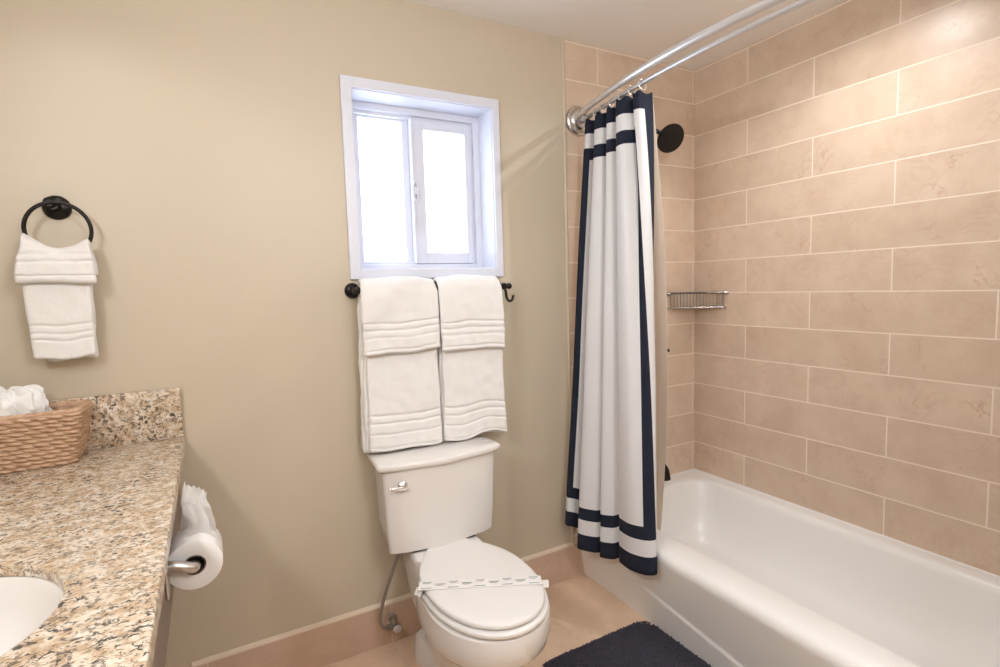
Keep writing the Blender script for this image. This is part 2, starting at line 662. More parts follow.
def ell(z, k=1.0, da=0.0):
    return [Vector((SX+(SA+da)*math.cos(2*PI*i/N), SY+(SB+da)*math.sin(2*PI*i/N), z)) for i in range(N)]


def rect_out(z, grow=0.0):
    x0, x1, y0, y1 = XL+0.001, XE+grow, -1.74-grow, -0.001
    out = []
    for i in range(N):
        c, s = math.cos(2*PI*i/N), math.sin(2*PI*i/N)
        tx = ((x1-SX)/c) if c > 1e-9 else (((x0-SX)/c) if c < -1e-9 else 1e9)
        ty = ((y1-SY)/s) if s > 1e-9 else (((y0-SY)/s) if s < -1e-9 else 1e9)
        t = min(tx, ty)
        out.append(Vector((SX+t*c, SY+t*s, z)))
    for cx, cy in ((x0, y0), (x0, y1), (x1, y0), (x1, y1)):   # snap the nearest to the corners
        k = min(range(N), key=lambda q: (out[q].x-cx)**2+(out[q].y-cy)**2)
        out[k] = Vector((cx, cy, z))
    return out


loft(bm, [ell(ZK-0.018), ell(ZK-0.004), ell(ZK-0.001, da=0.001), ell(ZK, da=0.004), rect_out(ZK, -0.004), rect_out(ZK-0.0012, -0.0012), rect_out(ZK-0.004), rect_out(ZK-0.030), ell(ZK-0.030, da=0.045), ell(ZK-0.018, da=0.045), ell(ZK-0.018)], True)
bmesh.ops.remove_doubles(bm, verts=bm.verts[:], dist=1e-5)
top = obj('countertop', bm, 'granite', None, True, loc=(SX, SY, ZK-0.030), angle=50)
tag(top, 'speckled gold granite countertop with oval sink cut-out', 'countertop')
sp = obj('backsplash', BX(XL+0.001, XE-0.002, -0.021, -0.0005, ZK+0.0005, 1.052, 0.002), 'granite', None, True, loc=(-2.55, -0.01, ZK))
tag(sp, 'low granite backsplash strip behind the basket', 'backsplash')

# undermount basin
bm = bmesh.new()
prof = [(1.06, -0.0185), (0.99, -0.0195), (0.97, -0.028), (0.95, -0.07), (0.90, -0.105), (0.78, -0.14), (0.58, -0.165), (0.35, -0.177), (0.12, -0.182)]
rings = [[Vector((SX+SA*k*math.cos(2*PI*i/N), SY+SB*k*math.sin(2*PI*i/N), ZK+z)) for i in range(N)] for k, z in prof]
outer = [[Vector((SX+(SA*k+0.012)*math.cos(2*PI*i/N), SY+(SB*k+0.012)*math.sin(2*PI*i/N), ZK+z-0.012)) for i in range(N)] for k, z in reversed(prof)]
outer[-1] = [v+Vector((0, 0, 0.011)) for v in outer[-1]]
loft(bm, outer+rings, True, True, True)
bas = thing('sink_basin', 'white oval undermount sink basin at the left edge', 'sink', (SX, SY, ZK-0.19))
obj('bowl', bm, 'porcelain', bas)
obj('drain', LATHE([(0, 0.0), (0.022, 0.0), (0.024, 0.002), (0.020, 0.004), (0.0, 0.003)], (SX, SY, ZK-0.183), (0, 0, 1), 24), 'chrome', bas)

# ------------------------------------------------------------------ woven basket with white cloths
def basket():
    root = thing('storage_basket', 'woven seagrass basket on the granite counter holding a white cloth', 'basket', (-2.652, -0.10, ZK))
    L, Wd, H = 0.300, 0.108, 0.139                   # base size, height
    rowsN, per = 12, 0.021
    R = Matrix.Translation((-2.515, -0.146, ZK)) @ Matrix.Rotation(math.radians(4.0), 4, 'Z')

    def outline(t, n):
        """perimeter points of the flared rounded rectangle at height fraction t, local frame: front right corner at origin."""
        f = 0.030*t
        x0, x1, y0, y1, r = -L-f, f*0.9, -f*0.75, Wd+f*0.30, 0.013
        cs = [(x1-r, y0+r, -PI/2), (x1-r, y1-r, 0), (x0+r, y1-r, PI/2), (x0+r, y0+r, PI)]
        pts = []
        for cx, cy, a0 in cs:
            for k in range(9):
                a = a0+PI/2*k/8
                pts.append(Vector((cx+r*math.cos(a), cy+r*math.sin(a), 0)))
        pts.append(pts[0].copy())
        ln = [0]
        for a, b in zip(pts[:-1], pts[1:]):
            ln.append(ln[-1]+(b-a).length)
        out, nr, j = [], [], 0
        for i in range(n):
            s = ln[-1]*i/n
            while ln[j+1] < s:
                j += 1
            q = (s-ln[j])/(ln[j+1]-ln[j])
            o_ = pts[j].lerp(pts[j+1], q)
            o_.x += 0.11*o_.y*(1 if o_.x > -L/2 else 0)
            out.append(o_)
            tdir = (pts[j+1]-pts[j]).normalized()
            nr.append(Vector((tdir.y, -tdir.x, 0)))
        return out, nr, ln[-1]
    n = 520
    lumps = 29
    bm = bmesh.new()
    rings = []
    sub = 8
    tot = rowsN*sub
    for k in range(tot+1):
        t = k/tot
        pts, nr, ln = outline(t, n)
        row = min(int(t*rowsN), rowsN-1)
        v = (t*rowsN-row)*2-1
        ring = []
        for i in range(n):
            ph = i/n*lumps+0.5*(row % 2)+0.22*v*(1 if row % 2 else 1)+0.12*math.sin(row*2.3)
            lump = abs(math.sin(PI*ph))**0.45
            prof = math.sqrt(max(0.0, 1-v*v))
            d = 0.0095*prof*(0.12+0.88*lump)+0.0012*noise.noise(Vector((i*0.11, row*3.1, 0)))
            zj = 0.0016*math.sin(2*PI*ph)*(1-abs(v))+0.0015*noise.noise(Vector((i*0.03, row*1.7, 5)))
            ring.append(R @ (pts[i]+nr[i]*d+Vector((0, 0, max(0.0005, t*H+zj if 0 < k < tot else t*H)))))
        rings.append(ring)
    # rolled rim then inner wall and floor
    for t, ins, dz in ((1.0, -0.002, 0.006), (1.0, 0.006, 0.008), (1.0, 0.013, 0.003)):
        pts, nr, ln = outline(t, n)
        rings.append([R @ (pts[i]-nr[i]*ins+Vector((0, 0, H+dz+0.0012*math.sin(2*PI*i/n*lumps*1.5)))) for i in range(n)])
    for k in range(8, -1, -1):
        t = k/8
        pts, nr, ln = outline(t, n)
        rings.append([R @ (pts[i]-nr[i]*(0.012+0.0015*math.sin(2*PI*(i/n*lumps+0.5*k)))+Vector((0, 0, max(0.006, t*H)))) for i in range(n)])
    loft(bm, rings, True, True, True)
    obj('woven_wall', bm, 'wicker', root, True, angle=180)
    # bound rim: a plaited cord round the top
    pts, nr, ln = outline(1.0, 240)
    b2 = bmesh.new()
    path = [R @ (pts[i]-nr[i]*0.004+Vector((0, 0, H+0.003))) for i in range(240)]
    rings = []
    for i in range(240):
        a, b, c = path[i-1], path[i], path[(i+1) % 240]
        tdir = (c-a).normalized()
        side = tdir.cross(Vector((0, 0, 1)))
        r = 0.0062+0.0014*abs(math.sin(PI*i/4))
        rings.append([b+r*(math.cos(2*PI*k/8)*side+math.sin(2*PI*k/8)*Vector((0, 0, 1))) for k in range(8)])
    rings.append(rings[0])
    loft(b2, rings)
    bmesh.ops.remove_doubles(b2, verts=b2.verts[:], dist=1e-6)
    obj('rim', b2, 'wicker', root, True, angle=180)


basket()


def cloth_bunch(label, c, rad, seed, zbase, hgt):
    b = bmesh.new()
    n, m = 160, 40
    rings = []
    rnd = random.Random(seed)
    ph = [rnd.uniform(0, 6.28) for _ in range(5)]
    for k in range(m):
        t = k/(m-1)
        ring = []
        for i in range(n):
            a = 2*PI*i/n
            rid = abs(math.sin(3.5*a+ph[0]+1.3*math.sin(2*a+ph[1])+0.8*t))+0.6*abs(math.sin(7.5*a+ph[2]-1.5*t))
            rid = rid/1.6
            rr = rad*(math.cos(t*PI/2)**0.55)*(0.78+0.34*rid)+0.001
            z = zbase+hgt*math.sin(t*PI/2)**0.75*(0.74+0.40*rid*math.sin(PI*min(1, 0.35+t*0.65)))
            p = Vector((c[0]+rr*1.05*math.cos(a), c[1]+rr*0.60*math.sin(a), z))
            p += noise.noise_vector(p*75+Vector((seed, 0, 0)))*0.0035+noise.noise_vector(p*28+Vector((seed, 5, 0)))*0.009
            ring.append(p)
        rings.append(ring)
    loft(b, rings, True, True, True)
    o = obj('washcloth', b, 'wash', None, True, loc=(c[0], c[1], zbase), angle=180)
    tag(o, label, 'cloth')
    return o


cloth_bunch('ruffled white cloth bunched up inside the woven basket', (-2.650, -0.108), 0.086, 11, 1.012, 0.112)

# ------------------------------------------------------------------ toilet roll on its holder
TX, TZ, TY0, TY1, TR = -2.2365, 0.762, -0.635, -0.530, 0.0535
hold = thing('toilet_roll_holder', 'brushed metal toilet roll holder mounted on the vanity side', 'holder', (-2.290, -0.65, 0.72))
obj('mounting_plate', BX(-2.2898, -2.2835, -0.668, -0.632, TZ-0.045, TZ+0.028, 0.002), 'nickel', hold)
bm = TUBE(catmull([(-2.285, -0.650, TZ+0.016), (-2.268, -0.651, TZ+0.014), (-2.248, -0.650, TZ+0.006), (TX, -0.640, TZ+0.001), (TX, -0.58, TZ), (TX, TY1+0.01, TZ)], 30), 0.0115, 16)
obj('arm', bm, 'nickel', hold)
rollT = thing('toilet_roll', 'white toilet paper roll hanging beside the granite vanity', 'toilet paper', (TX, (TY0+TY1)/2, TZ-TR))
bm = bmesh.new()
seg = 64
pr_ = [(0.0215, TY0+0.001), (0.030, TY0), (TR-0.004, TY0), (TR-0.0005, TY0+0.002), (TR, TY0+0.006), (TR, TY1-0.006), (TR-0.003, TY1), (0.0215, TY1)]
rings = [[Vector((TX+r*math.cos(2*PI*k/seg), y, TZ+r*math.sin(2*PI*k/seg))) for k in range(seg)] for r, y in pr_]
loft(bm, rings+[rings[0]])
bmesh.ops.remove_doubles(bm, verts=bm.verts[:], dist=1e-6)
obj('paper_roll', bm, 'paper', rollT)
bm = bmesh.new()
rings = [[Vector((TX+r*math.cos(2*PI*k/32), y, TZ+r*math.sin(2*PI*k/32))) for k in range(32)] for r, y in ((0.0212, TY0+0.0005), (0.0212, TY1), (0.0195, TY1), (0.0195, TY0+0.0005))]
loft(bm, rings+[rings[0]])
obj('cardboard_core', bm, 'card', rollT)


def tissue(A, B, C_, D, n, seed, bow_):
    """a crumpled, pointed paper sheet through four corners (A apex, B, C base right, D base left)."""
    A, B, C_, D = map(Vector, (A, B, C_, D))
    b = bmesh.new()
    nrm = (B-A).cross(D-A).normalized()
    rows = []
    for j in range(n):
        t = j/(n-1)
        row = []
        for i in range(n):
            q = i/(n-1)
            p = A.lerp(B, q).lerp(D.lerp(C_, q), t)
            p += nrm*(bow_*math.sin(PI*q)*math.sin(PI*min(1, t+0.2))+0.006*math.sin(q*7+seed+2*t)*(1-t*0.6))
            p += noise.noise_vector(p*38+Vector((seed, 0, 0)))*0.0065*(1-0.5*t)
            if t < 0.12:
                p += Vector((0, 0, 0.003*math.sin(q*34)))
            row.append(p)
        rows.append(row)
    loft(b, rows, closed=False)
    bmesh.ops.solidify(b, geom=b.faces[:], thickness=0.0009)
    return b


obj('loose_sheet', tissue((-2.250, -0.535, 0.918), (-2.205, -0.540, 0.882), (-2.190, -0.565, 0.786), (-2.262, -0.545, 0.812), 26, 3, -0.012), 'paper', rollT, angle=50)
obj('loose_sheet', tissue((-2.252, -0.585, 0.880), (-2.222, -0.580, 0.882), (-2.193, -0.600, 0.790), (-2.246, -0.605, 0.812), 24, 8, -0.010), 'paper', rollT, angle=50)

# ------------------------------------------------------------------ towel ring with hand towel
RX, RZ = -2.522, 1.585
RY = -0.055
RR = 0.0715
ringT = thing('towel_ring', 'dark bronze towel ring on the beige wall above the counter', 'towel ring', (RX, 0, RZ))
bm = LATHE([(0, 0.0), (0.033, 0.0), (0.033, 0.006), (0.029, 0.011), (0.026, 0.013), (0.014, 0.017), (0.011, 0.022), (0.011, 0.050), (0.0, 0.050)], (RX, 0, RZ), (0, -1, 0), 36)
obj('wall_plate', bm, 'bronze', ringT)
bm = LATHE([(0, 0), (0.013, 0.001), (0.0135, 0.008), (0.010, 0.011), (0.0065, 0.0105), (0.006, 0.009), (0, 0.009)], (RX-0.006, -0.050, RZ+0.006), (0, -1, 0), 24)
knob = obj('post_cap', bm, 'bronze', ringT)
bm = bmesh.new()
cx, cz = RX+0.008, RZ+0.006-RR
lp = [Vector((cx+RR*math.cos(2*PI*k/64), RY-0.006+0.020*(0.5-0.5*math.sin(2*PI*k/64))*0.6, cz+RR*math.sin(2*PI*k/64))) for k in range(65)]
tube(bm, lp, 0.0052, 12, False)
bmesh.ops.remove_doubles(bm, verts=bm.verts[:], dist=1e-5)
obj('ring', bm, 'bronze', ringT, angle=180)


def fuzz(p, amp=0.0022, f=38, seed=0.0):
    return noise.noise_vector(p*f+Vector((seed, 0, 0)))*amp


def band_dip(z, bands):
    d = 0.0
    for b, wd in bands:
        d += math.exp(-((z-b)/(wd*0.8))**2)
    return d


def hand_towel():
    b = bmesh.new()
    # lower hanging layers: centre x, half width change with height
    def lower(y0, y1, zb, zt, dxl, dxr, seed):
        c = Vector((-2.531, (y0+y1)/2, (zb+zt)/2))
        h = Vector((0.072, (y1-y0)/2, (zt-zb)/2))

        def fn(p, nr):
            wz = c.z+p.z
            t = (wz-zb)/(zt-zb)
            xl = lerp(-2.592, -2.604, t)+dxl
            xr = lerp(-2.457, -2.452, t)+dxr
            s = p.x/h.x*0.5+0.5
            x = lerp(xl, xr, s)
            q = Vector((x-c.x, p.y, p.z+0.004*math.sin(s*7+seed)*(1-t)))
            dip = band_dip(wz, ((1.262, 0.004), (1.240, 0.004), (1.222, 0.004)))
            q.y -= nr.y*0.0042*dip
            return q+fuzz(c+q, 0.0022, 30, seed)
        rounded_box(b, c, h, min((y1-y0)/2, 0.009)*0.98, (26, 4, 120), fn)
    lower(-0.070, -0.052, 1.170, 1.455, 0.0, 0.0, 1)
    lower(-0.052, -0.035, 1.166, 1.455, 0.022, 0.001, 3)
    # the flap folded over the ring, gathered at the top
    N2 = 44
    rings = []
    for i in range(N2+1):
        s = i/N2
        e = min(1.0, min(s, 1-s)/0.05)
        e = math.sqrt(max(0.02, 1-(1-e)**2))
        ztop = 1.503-0.034*math.sin(PI*min(1, s*1.02))**1.2-0.016*s
        zbf = 1.380+0.003*math.sin(5*s)
        path = [(-0.045, 1.40), (-0.041, 1.44), (-0.040, ztop-0.022), (-0.046, ztop-0.007), (-0.058, ztop), (-0.072, ztop-0.008), (-0.079, ztop-0.028), (-0.082, 1.43), (-0.083, 1.405), (-0.083, zbf)]
        pp = catmull([(0, y, z) for y, z in path], 130)
        th = 0.0085*e
        xl0 = lambda z: lerp(-2.608, -2.590, smoothstep(1.40, 1.50, z))
        xr0 = lambda z: lerp(-2.437, -2.448, smoothstep(1.40, 1.50, z))
        L_, R_ = [], []
        for k, p in enumerate(pp):
            a, c2 = pp[max(k-1, 0)], pp[min(k+1, len(pp)-1)]
            tdir = (c2-a).normalized()
            nr = Vector((0, tdir.z, -tdir.y))       # outward
            x = lerp(xl0(p.z), xr0(p.z), s)
            dip = band_dip(p.z, ((1.452, 0.0045), (1.432, 0.0045), (1.395, 0.003))) if k > 65 else 0
            sag = 0.004*math.sin(11*s+0.6)*smoothstep(1.42, 1.49, p.z)
            base = Vector((x, p.y+sag, p.z))
            rr = th*(1.0 if 1 < k < 128 else 0.75)
            f1 = fuzz(base, 0.0025, 34, 2)
            L_.append(base+nr*(rr-0.0045*dip)+f1)
            R_.append(base-nr*rr+f1)
        tip = pp[-1]
        endp = Vector((L_[-1]+R_[-1])*0.5)+Vector((0, 0, -0.006*e))
        st = Vector((L_[0]+R_[0])*0.5)+Vector((0, 0, -0.006*e))
        rings.append(L_+[endp]+list(reversed(R_))+[st])
    loft(b, rings, True, True, True)
    o = obj('hand_towel', b, 'towel', None, True, loc=(-2.53, -0.06, 1.17), angle=180)
    tag(o, 'small white hand towel folded through the bronze towel ring', 'towel')


hand_towel()

# ------------------------------------------------------------------ towel bar and bath towels
BZ, BY = 1.332, -0.068
bar = thing('towel_bar', 'dark bronze towel bar with hooked ends under the window', 'towel bar', (-1.44, 0, BZ))
obj('rail', TUBE([(-1.732, BY, BZ), (-1.140, BY, BZ)], 0.0085, 16), 'bronze', bar)
for sx in (-1.726, -1.152):
    bm = LATHE([(0, 0.0), (0.027, 0.0), (0.027, 0.006), (0.024, 0.012), (0.014, 0.017), (0.011, 0.024), (0.011, 0.058), (0.013, 0.064), (0.0135, 0.076), (0.010, 0.081), (0, 0.082)], (sx, 0, BZ), (0, -1, 0), 28)
    obj('bracket', bm, 'bronze', bar)
for s, x0 in ((1, -1.150),):
    bm = LATHE([(0, 0.0), (0.010, 0.0), (0.0095, 0.012), (0.007, 0.017), (0.011, 0.022), (0.0125, 0.030), (0.009, 0.037), (0, 0.039)], (x0-s*0.006, BY, BZ), (s, 0, 0), 20)
    obj('finial', bm, 'bronze', bar)
    hk = catmull([(x0+s*0.002, BY-0.004, BZ-0.004), (x0+s*0.003, BY-0.010, BZ-0.025), (x0+s*0.005, BY-0.012, BZ-0.046), (x0+s*0.012, BY-0.016, BZ-0.058), (x0+s*0.022, BY-0.020, BZ-0.056), (x0+s*0.027, BY-0.022, BZ-0.044), (x0+s*0.026, BY-0.022, BZ-0.036)], 26)
    bm = TUBE(hk, [0.0055]*20+[0.005, 0.0048, 0.005, 0.006, 0.0065, 0.004], 10)
    obj('hook', bm, 'bronze', bar)


def bath_towel(label, xl, xr, zflap_l, zflap_r, zb_l, zb_r, seed, side):
    b = bmesh.new()
    # several folded layers hanging behind the flap
    lay = [(-0.096, -0.078, 0.010, 0.004, 0.000), (-0.080, -0.062, 0.004, 0.0, -0.006), (-0.064, -0.044, 0.000, 0.002, -0.010), (-0.046, -0.026, 0.003, 0.006, -0.004)]
    for k, (y0, y1, dl, dr, dz) in enumerate(lay):
        if side < 0:
            dl, dr = dl*1.6, dr
        z1 = 1.316
        c = Vector(((xl+xr)/2, (y0+y1)/2, (zb_l+z1)/2))
        h = Vector(((xr-xl)/2, (y1-y0)/2+0.001, (z1-zb_l)/2))

        def fn(p, nr):
            s = p.x/h.x*0.5+0.5
            t = p.z/h.z*0.5+0.5
            zb = lerp(zb_l, zb_r, s)+dz
            z = lerp(zb, z1-0.012*k, t)
            wav = 0.006*math.sin(s*5.2+seed)*(1-t)+0.004*math.sin(s*9+seed*2)*(1-t)**2
            narrow = 0.010*smoothstep(0.25, 0.9, t)
            x = lerp(xl+dl, xr-dr, s)
            if side < 0:
                x += -0.012*(1-t)*(1-s)+0.012*(1-t)*s*0.3
            else:
                x += 0.012*(1-t)*s-0.008*(1-t)*(1-s)
            zz = z+wav
            dip = band_dip(z, ((zb+0.125, 0.005), (zb+0.098, 0.005), (zb+0.060, 0.004), (zb+0.012, 0.003)))
            y = c.y+p.y-nr.y*0.005*dip-0.010*(1-t)**2*(1 if k == 0 else 0.5)
            q = Vector((x, y, zz))
            q += fuzz(q, 0.0028, 26, seed+k)+fuzz(q, 0.004, 8, seed+k+3)
            return q-c
        rounded_box(b, c, h, 0.0088, (34, 4, 190 if k == 0 else 60), fn)
    # the part folded over the rail, front flap with woven bands
    n2 = 56
    rings = []
    for i in range(n2+1):
        s = i/n2
        e = min(1.0, min(s, 1-s)/0.045)
        e = math.sqrt(max(0.03, 1-(1-e)**2))
        zf = lerp(zflap_l, zflap_r, s)+0.003*math.sin(s*6+seed)
        zt = 1.362+0.005*math.sin(PI*s)+0.002*math.sin(9*s+seed)
        path = [(-0.022, 1.20), (-0.022, 1.28), (-0.024, zt-0.040), (-0.034, zt-0.010), (-0.056, zt), (-0.084, zt-0.006), (-0.103, zt-0.028), (-0.110, zt-0.075), (-0.111, 1.24), (-0.112, 1.19), (-0.113, zf)]
        pp = catmull([(0, y, z) for y, z in path], 220)
        th = 0.0095*e
        L_, R_ = [], []
        for k, p in enumerate(pp):
            a, c2 = pp[max(k-1, 0)], pp[min(k+1, len(pp)-1)]
            tdir = (c2-a).normalized()
            nr = Vector((0, tdir.z, -tdir.y))
            ins = 0.004*smoothstep(1.30, 1.37, p.z)
            ins += 0.012*smoothstep(90, 50, k)
            x = lerp(xl-0.003+ins, xr+0.002-ins, s)
            dip = band_dip(p.z, ((zf+0.100, 0.0045), (zf+0.077, 0.0045), (zf+0.052, 0.003), (zf+0.010, 0.0025))) if k > 110 else 0
            base = Vector((x, p.y, p.z))
            f1 = fuzz(base, 0.0026, 26, seed)+fuzz(base, 0.004, 9, seed+2)
            L_.append(base+nr*(th-0.0055*dip)+f1)
            R_.append(base-nr*th*0.8+f1)
        endp = Vector((L_[-1]+R_[-1])*0.5)+Vector((0, 0, -0.007*e))
        st = Vector((L_[0]+R_[0])*0.5)+Vector((0, 0, -0.007*e))
        rings.append(L_+[endp]+list(reversed(R_))+[st])
    loft(b, rings, True, True, True)
    o = obj('bath_towel', b, 'towel', None, True, loc=((xl+xr)/2, -0.068, zb_l), angle=180)
    tag(o, label, 'towel', 'bath towels on the bar under the window')


bath_towel('left one of two folded white bath towels on the dark bar above the toilet', -1.722, -1.448, 1.112, 1.122, 0.764, 0.768, 1.3, -1)
bath_towel('right one of two folded white bath towels, nearer the shower curtain', -1.439, -1.181, 1.108, 1.102, 0.768, 0.760, 4.1, 1)

# ------------------------------------------------------------------ toilet
CX = -1.490
toi = thing('toilet', 'white two-piece toilet under the towel bar', 'toilet', (CX, -0.36, 0))


def egg(z, yb, yf, hw, n=64, k=0.52, pw=2.0, sq=1.0):
    """plan outline: rear end at yb, front at yf, half width hw; k = position of the widest point from the back."""
    ym = yb+(yf-yb)*k
    out = []
    for i in range(n):
        a = 2*PI*i/n
        c, s = math.cos(a), math.sin(a)
        x = math.copysign(abs(c)**sq, c)*hw
        y = ym+(abs(s)**sq)*((yb-ym) if s > 0 else (yf-ym))
        out.append(Vector((CX-0.001+x, y, z)))
    return out


def sup(z, y0, y1, hw0, hw1, n=64, e=0.45, bulge=0.0):
    """rounded-square plan from y0 (back, half width hw0) to y1 (front, half width hw1)."""
    out = []
    for i in range(n):
        a = 2*PI*i/n
        c, s = math.cos(a), math.sin(a)
        cx = math.copysign(abs(c)**e, c)
        sy = math.copysign(abs(s)**e, s)
        t = 0.5-sy*0.5
        hw = lerp(hw0, hw1, t)
        y = lerp(y0, y1, t)
        if bulge and sy < 0:
            y -= bulge*(1-cx*cx)*(-sy)
        out.append(Vector((CX+cx*hw, y, z)))
    return out


# bowl: foot, waist, belly, rim
bm = bmesh.new()
rings = [sup(0.0, -0.10, -0.545, 0.108, 0.085, e=0.6), sup(0.014, -0.10, -0.548, 0.109, 0.088, e=0.6), sup(0.05, -0.105, -0.540, 0.104, 0.084, e=0.62)]
rings += [egg(0.12, -0.11, -0.560, 0.108, k=0.55, sq=0.85), egg(0.18, -0.11, -0.595, 0.122, k=0.56, sq=0.88), egg(0.23, -0.11, -0.640, 0.140, k=0.57, sq=0.92),
          egg(0.262, -0.10, -0.670, 0.156, k=0.57, sq=0.95), egg(0.275, -0.14, -0.696, 0.168, k=0.57, sq=0.96), egg(0.30, -0.15, -0.718, 0.181, k=0.58, sq=0.97), egg(0.335, -0.16, -0.730, 0.182, k=0.58, sq=0.97), egg(0.371, -0.17, -0.731, 0.181, k=0.58, sq=0.97), egg(0.384, -0.18, -0.727, 0.180, k=0.58, sq=0.97), egg(0.3885, -0.19, -0.719, 0.172, k=0.58, sq=0.97)]
loft(bm, rings, True, True, True)
bowl = obj('bowl', bm, 'porcelain', toi)
# floor flange: low side block at the back
bm = bmesh.new()
loft(bm, [sup(0.0, -0.10, -0.44, 0.118, 0.108, e=0.25), sup(0.075, -0.105, -0.42, 0.110, 0.100, e=0.25), sup(0.086, -0.115, -0.41, 0.100, 0.090, e=0.25)], True, True, True)
obj('foot', bm, 'porcelain', toi)
# deck behind the seat that carries the tank
bm = bmesh.new()
loft(bm, [sup(0.20, -0.03, -0.24, 0.095, 0.12, e=0.4), sup(0.33, -0.025, -0.27, 0.118, 0.122, e=0.35), sup(0.400, -0.02, -0.262, 0.122, 0.132, e=0.2), sup(0.414, -0.022, -0.260, 0.119, 0.129, e=0.2), sup(0.419, -0.028, -0.254, 0.113, 0.123, e=0.2)], True, True, True)
obj('tank_deck', bm, 'porcelain', toi)
# tank
bm = bmesh.new()
tz = [(0.428, 0.178, 0.194, -0.174), (0.432, 0.183, 0.199, -0.180), (0.50, 0.188, 0.204, -0.185), (0.60, 0.192, 0.208, -0.188), (0.70, 0.196, 0.212, -0.190), (0.727, 0.196, 0.212, -0.190)]
loft(bm, [sup(z, -0.014, y1, a, b_, n=128, e=0.10, bulge=0.042) for z, a, b_, y1 in tz], True, True, True)
obj('tank', bm, 'porcelain', toi, angle=50)
bm = bmesh.new()
lz_ = [(0.727, 0.0, 0.228), (0.731, 0.004, 0.233), (0.744, 0.005, 0.235), (0.7495, 0.002, 0.232), (0.752, -0.004, 0.226)]
loft(bm, [sup(z, -0.012, -0.196-g, hw-0.014, hw, n=128, e=0.09, bulge=0.044) for z, g, hw in lz_], True, True, True)
obj('tank_lid', bm, 'porcelain', toi, angle=50)
bm = bmesh.new()
box(bm, CX-0.12, CX+0.12, -0.19, -0.05, 0.418, 0.4285, 0.002)
obj('tank_gasket', bm, 'dark', toi, False)
# flush lever
hx, hz, hy = -1.642, 0.672, -0.206
lev = obj('flush_lever', LATHE([(0, 0.0), (0.017, 0.0), (0.0175, 0.005), (0.014, 0.010), (0.008, 0.013), (0.008, 0.024), (0, 0.025)], (hx, hy, hz), (0, -1, 0), 28), 'chrome', toi)
bm = bmesh.new()
tube(bm, catmull([(hx+0.006, hy-0.020, hz), (hx-0.012, hy-0.022, hz-0.001), (hx-0.030, hy-0.022, hz+0.001), (hx-0.047, hy-0.020, hz+0.003)], 14), [0.007]*5+[0.0065]*5+[0.0055, 0.005, 0.0045, 0.003], 12)
for v in bm.verts:
    v.co.y = (hy-0.021)+(v.co.y-(hy-0.021))*0.6
obj('lever_arm', bm, 'chrome', lev)
# seat ring and lid
def lidplan(z, g, yb, yf, hw, n=96):
    """squared at the hinge end, elongated oval at the front."""
    ym = yb+(yf-yb)*0.50
    out = []
    for i in range(n):
        a = 2*PI*i/n
        c, q = math.cos(a), math.sin(a)
        if q > 0:
            x = math.copysign(abs(c)**0.74, c)*(hw+g)
            y = ym+(abs(q)**0.62)*(yb-g-ym)
            x *= 1-0.17*smoothstep(0.15, 1.0, abs(q)**0.62)
        else:
            x = math.copysign(abs(c)**0.95, c)*(hw+g)
            y = ym+(abs(q)**0.95)*(yf-g-ym)
        out.append(Vector((CX-0.001+x, y, z)))
    return out


bm = bmesh.new()
so = lambda z, g: lidplan(z, g, -0.222, -0.730, 0.177)
si = lambda z: egg(z, -0.300, -0.650, 0.110, n=96)
loft(bm, [si(0.391), so(0.391, -0.006), so(0.395, 0.0), so(0.404, 0.001), so(0.4085, -0.003), si(0.4085), si(0.391)])
obj('seat', bm, 'plastic', toi, angle=60)
bm = bmesh.new()
li = lambda z, g: lidplan(z, g, -0.216, -0.719, 0.171)
loft(bm, [li(0.4125, -0.012), li(0.4128, -0.004), li(0.416, 0.0), li(0.423, 0.0), li(0.4275, -0.003), li(0.4295, -0.009), li(0.4305, -0.03), li(0.4308, -0.08), li(0.431, -0.14)], True, True, True)
obj('seat_lid', bm, 'plastic', toi, angle=60)
for sx in (-0.075, 0.075):
    obj('hinge', BX(CX+sx-0.022, CX+sx+0.022, -0.250, -0.226, 0.405, 0.424, 0.004), 'plastic', toi)

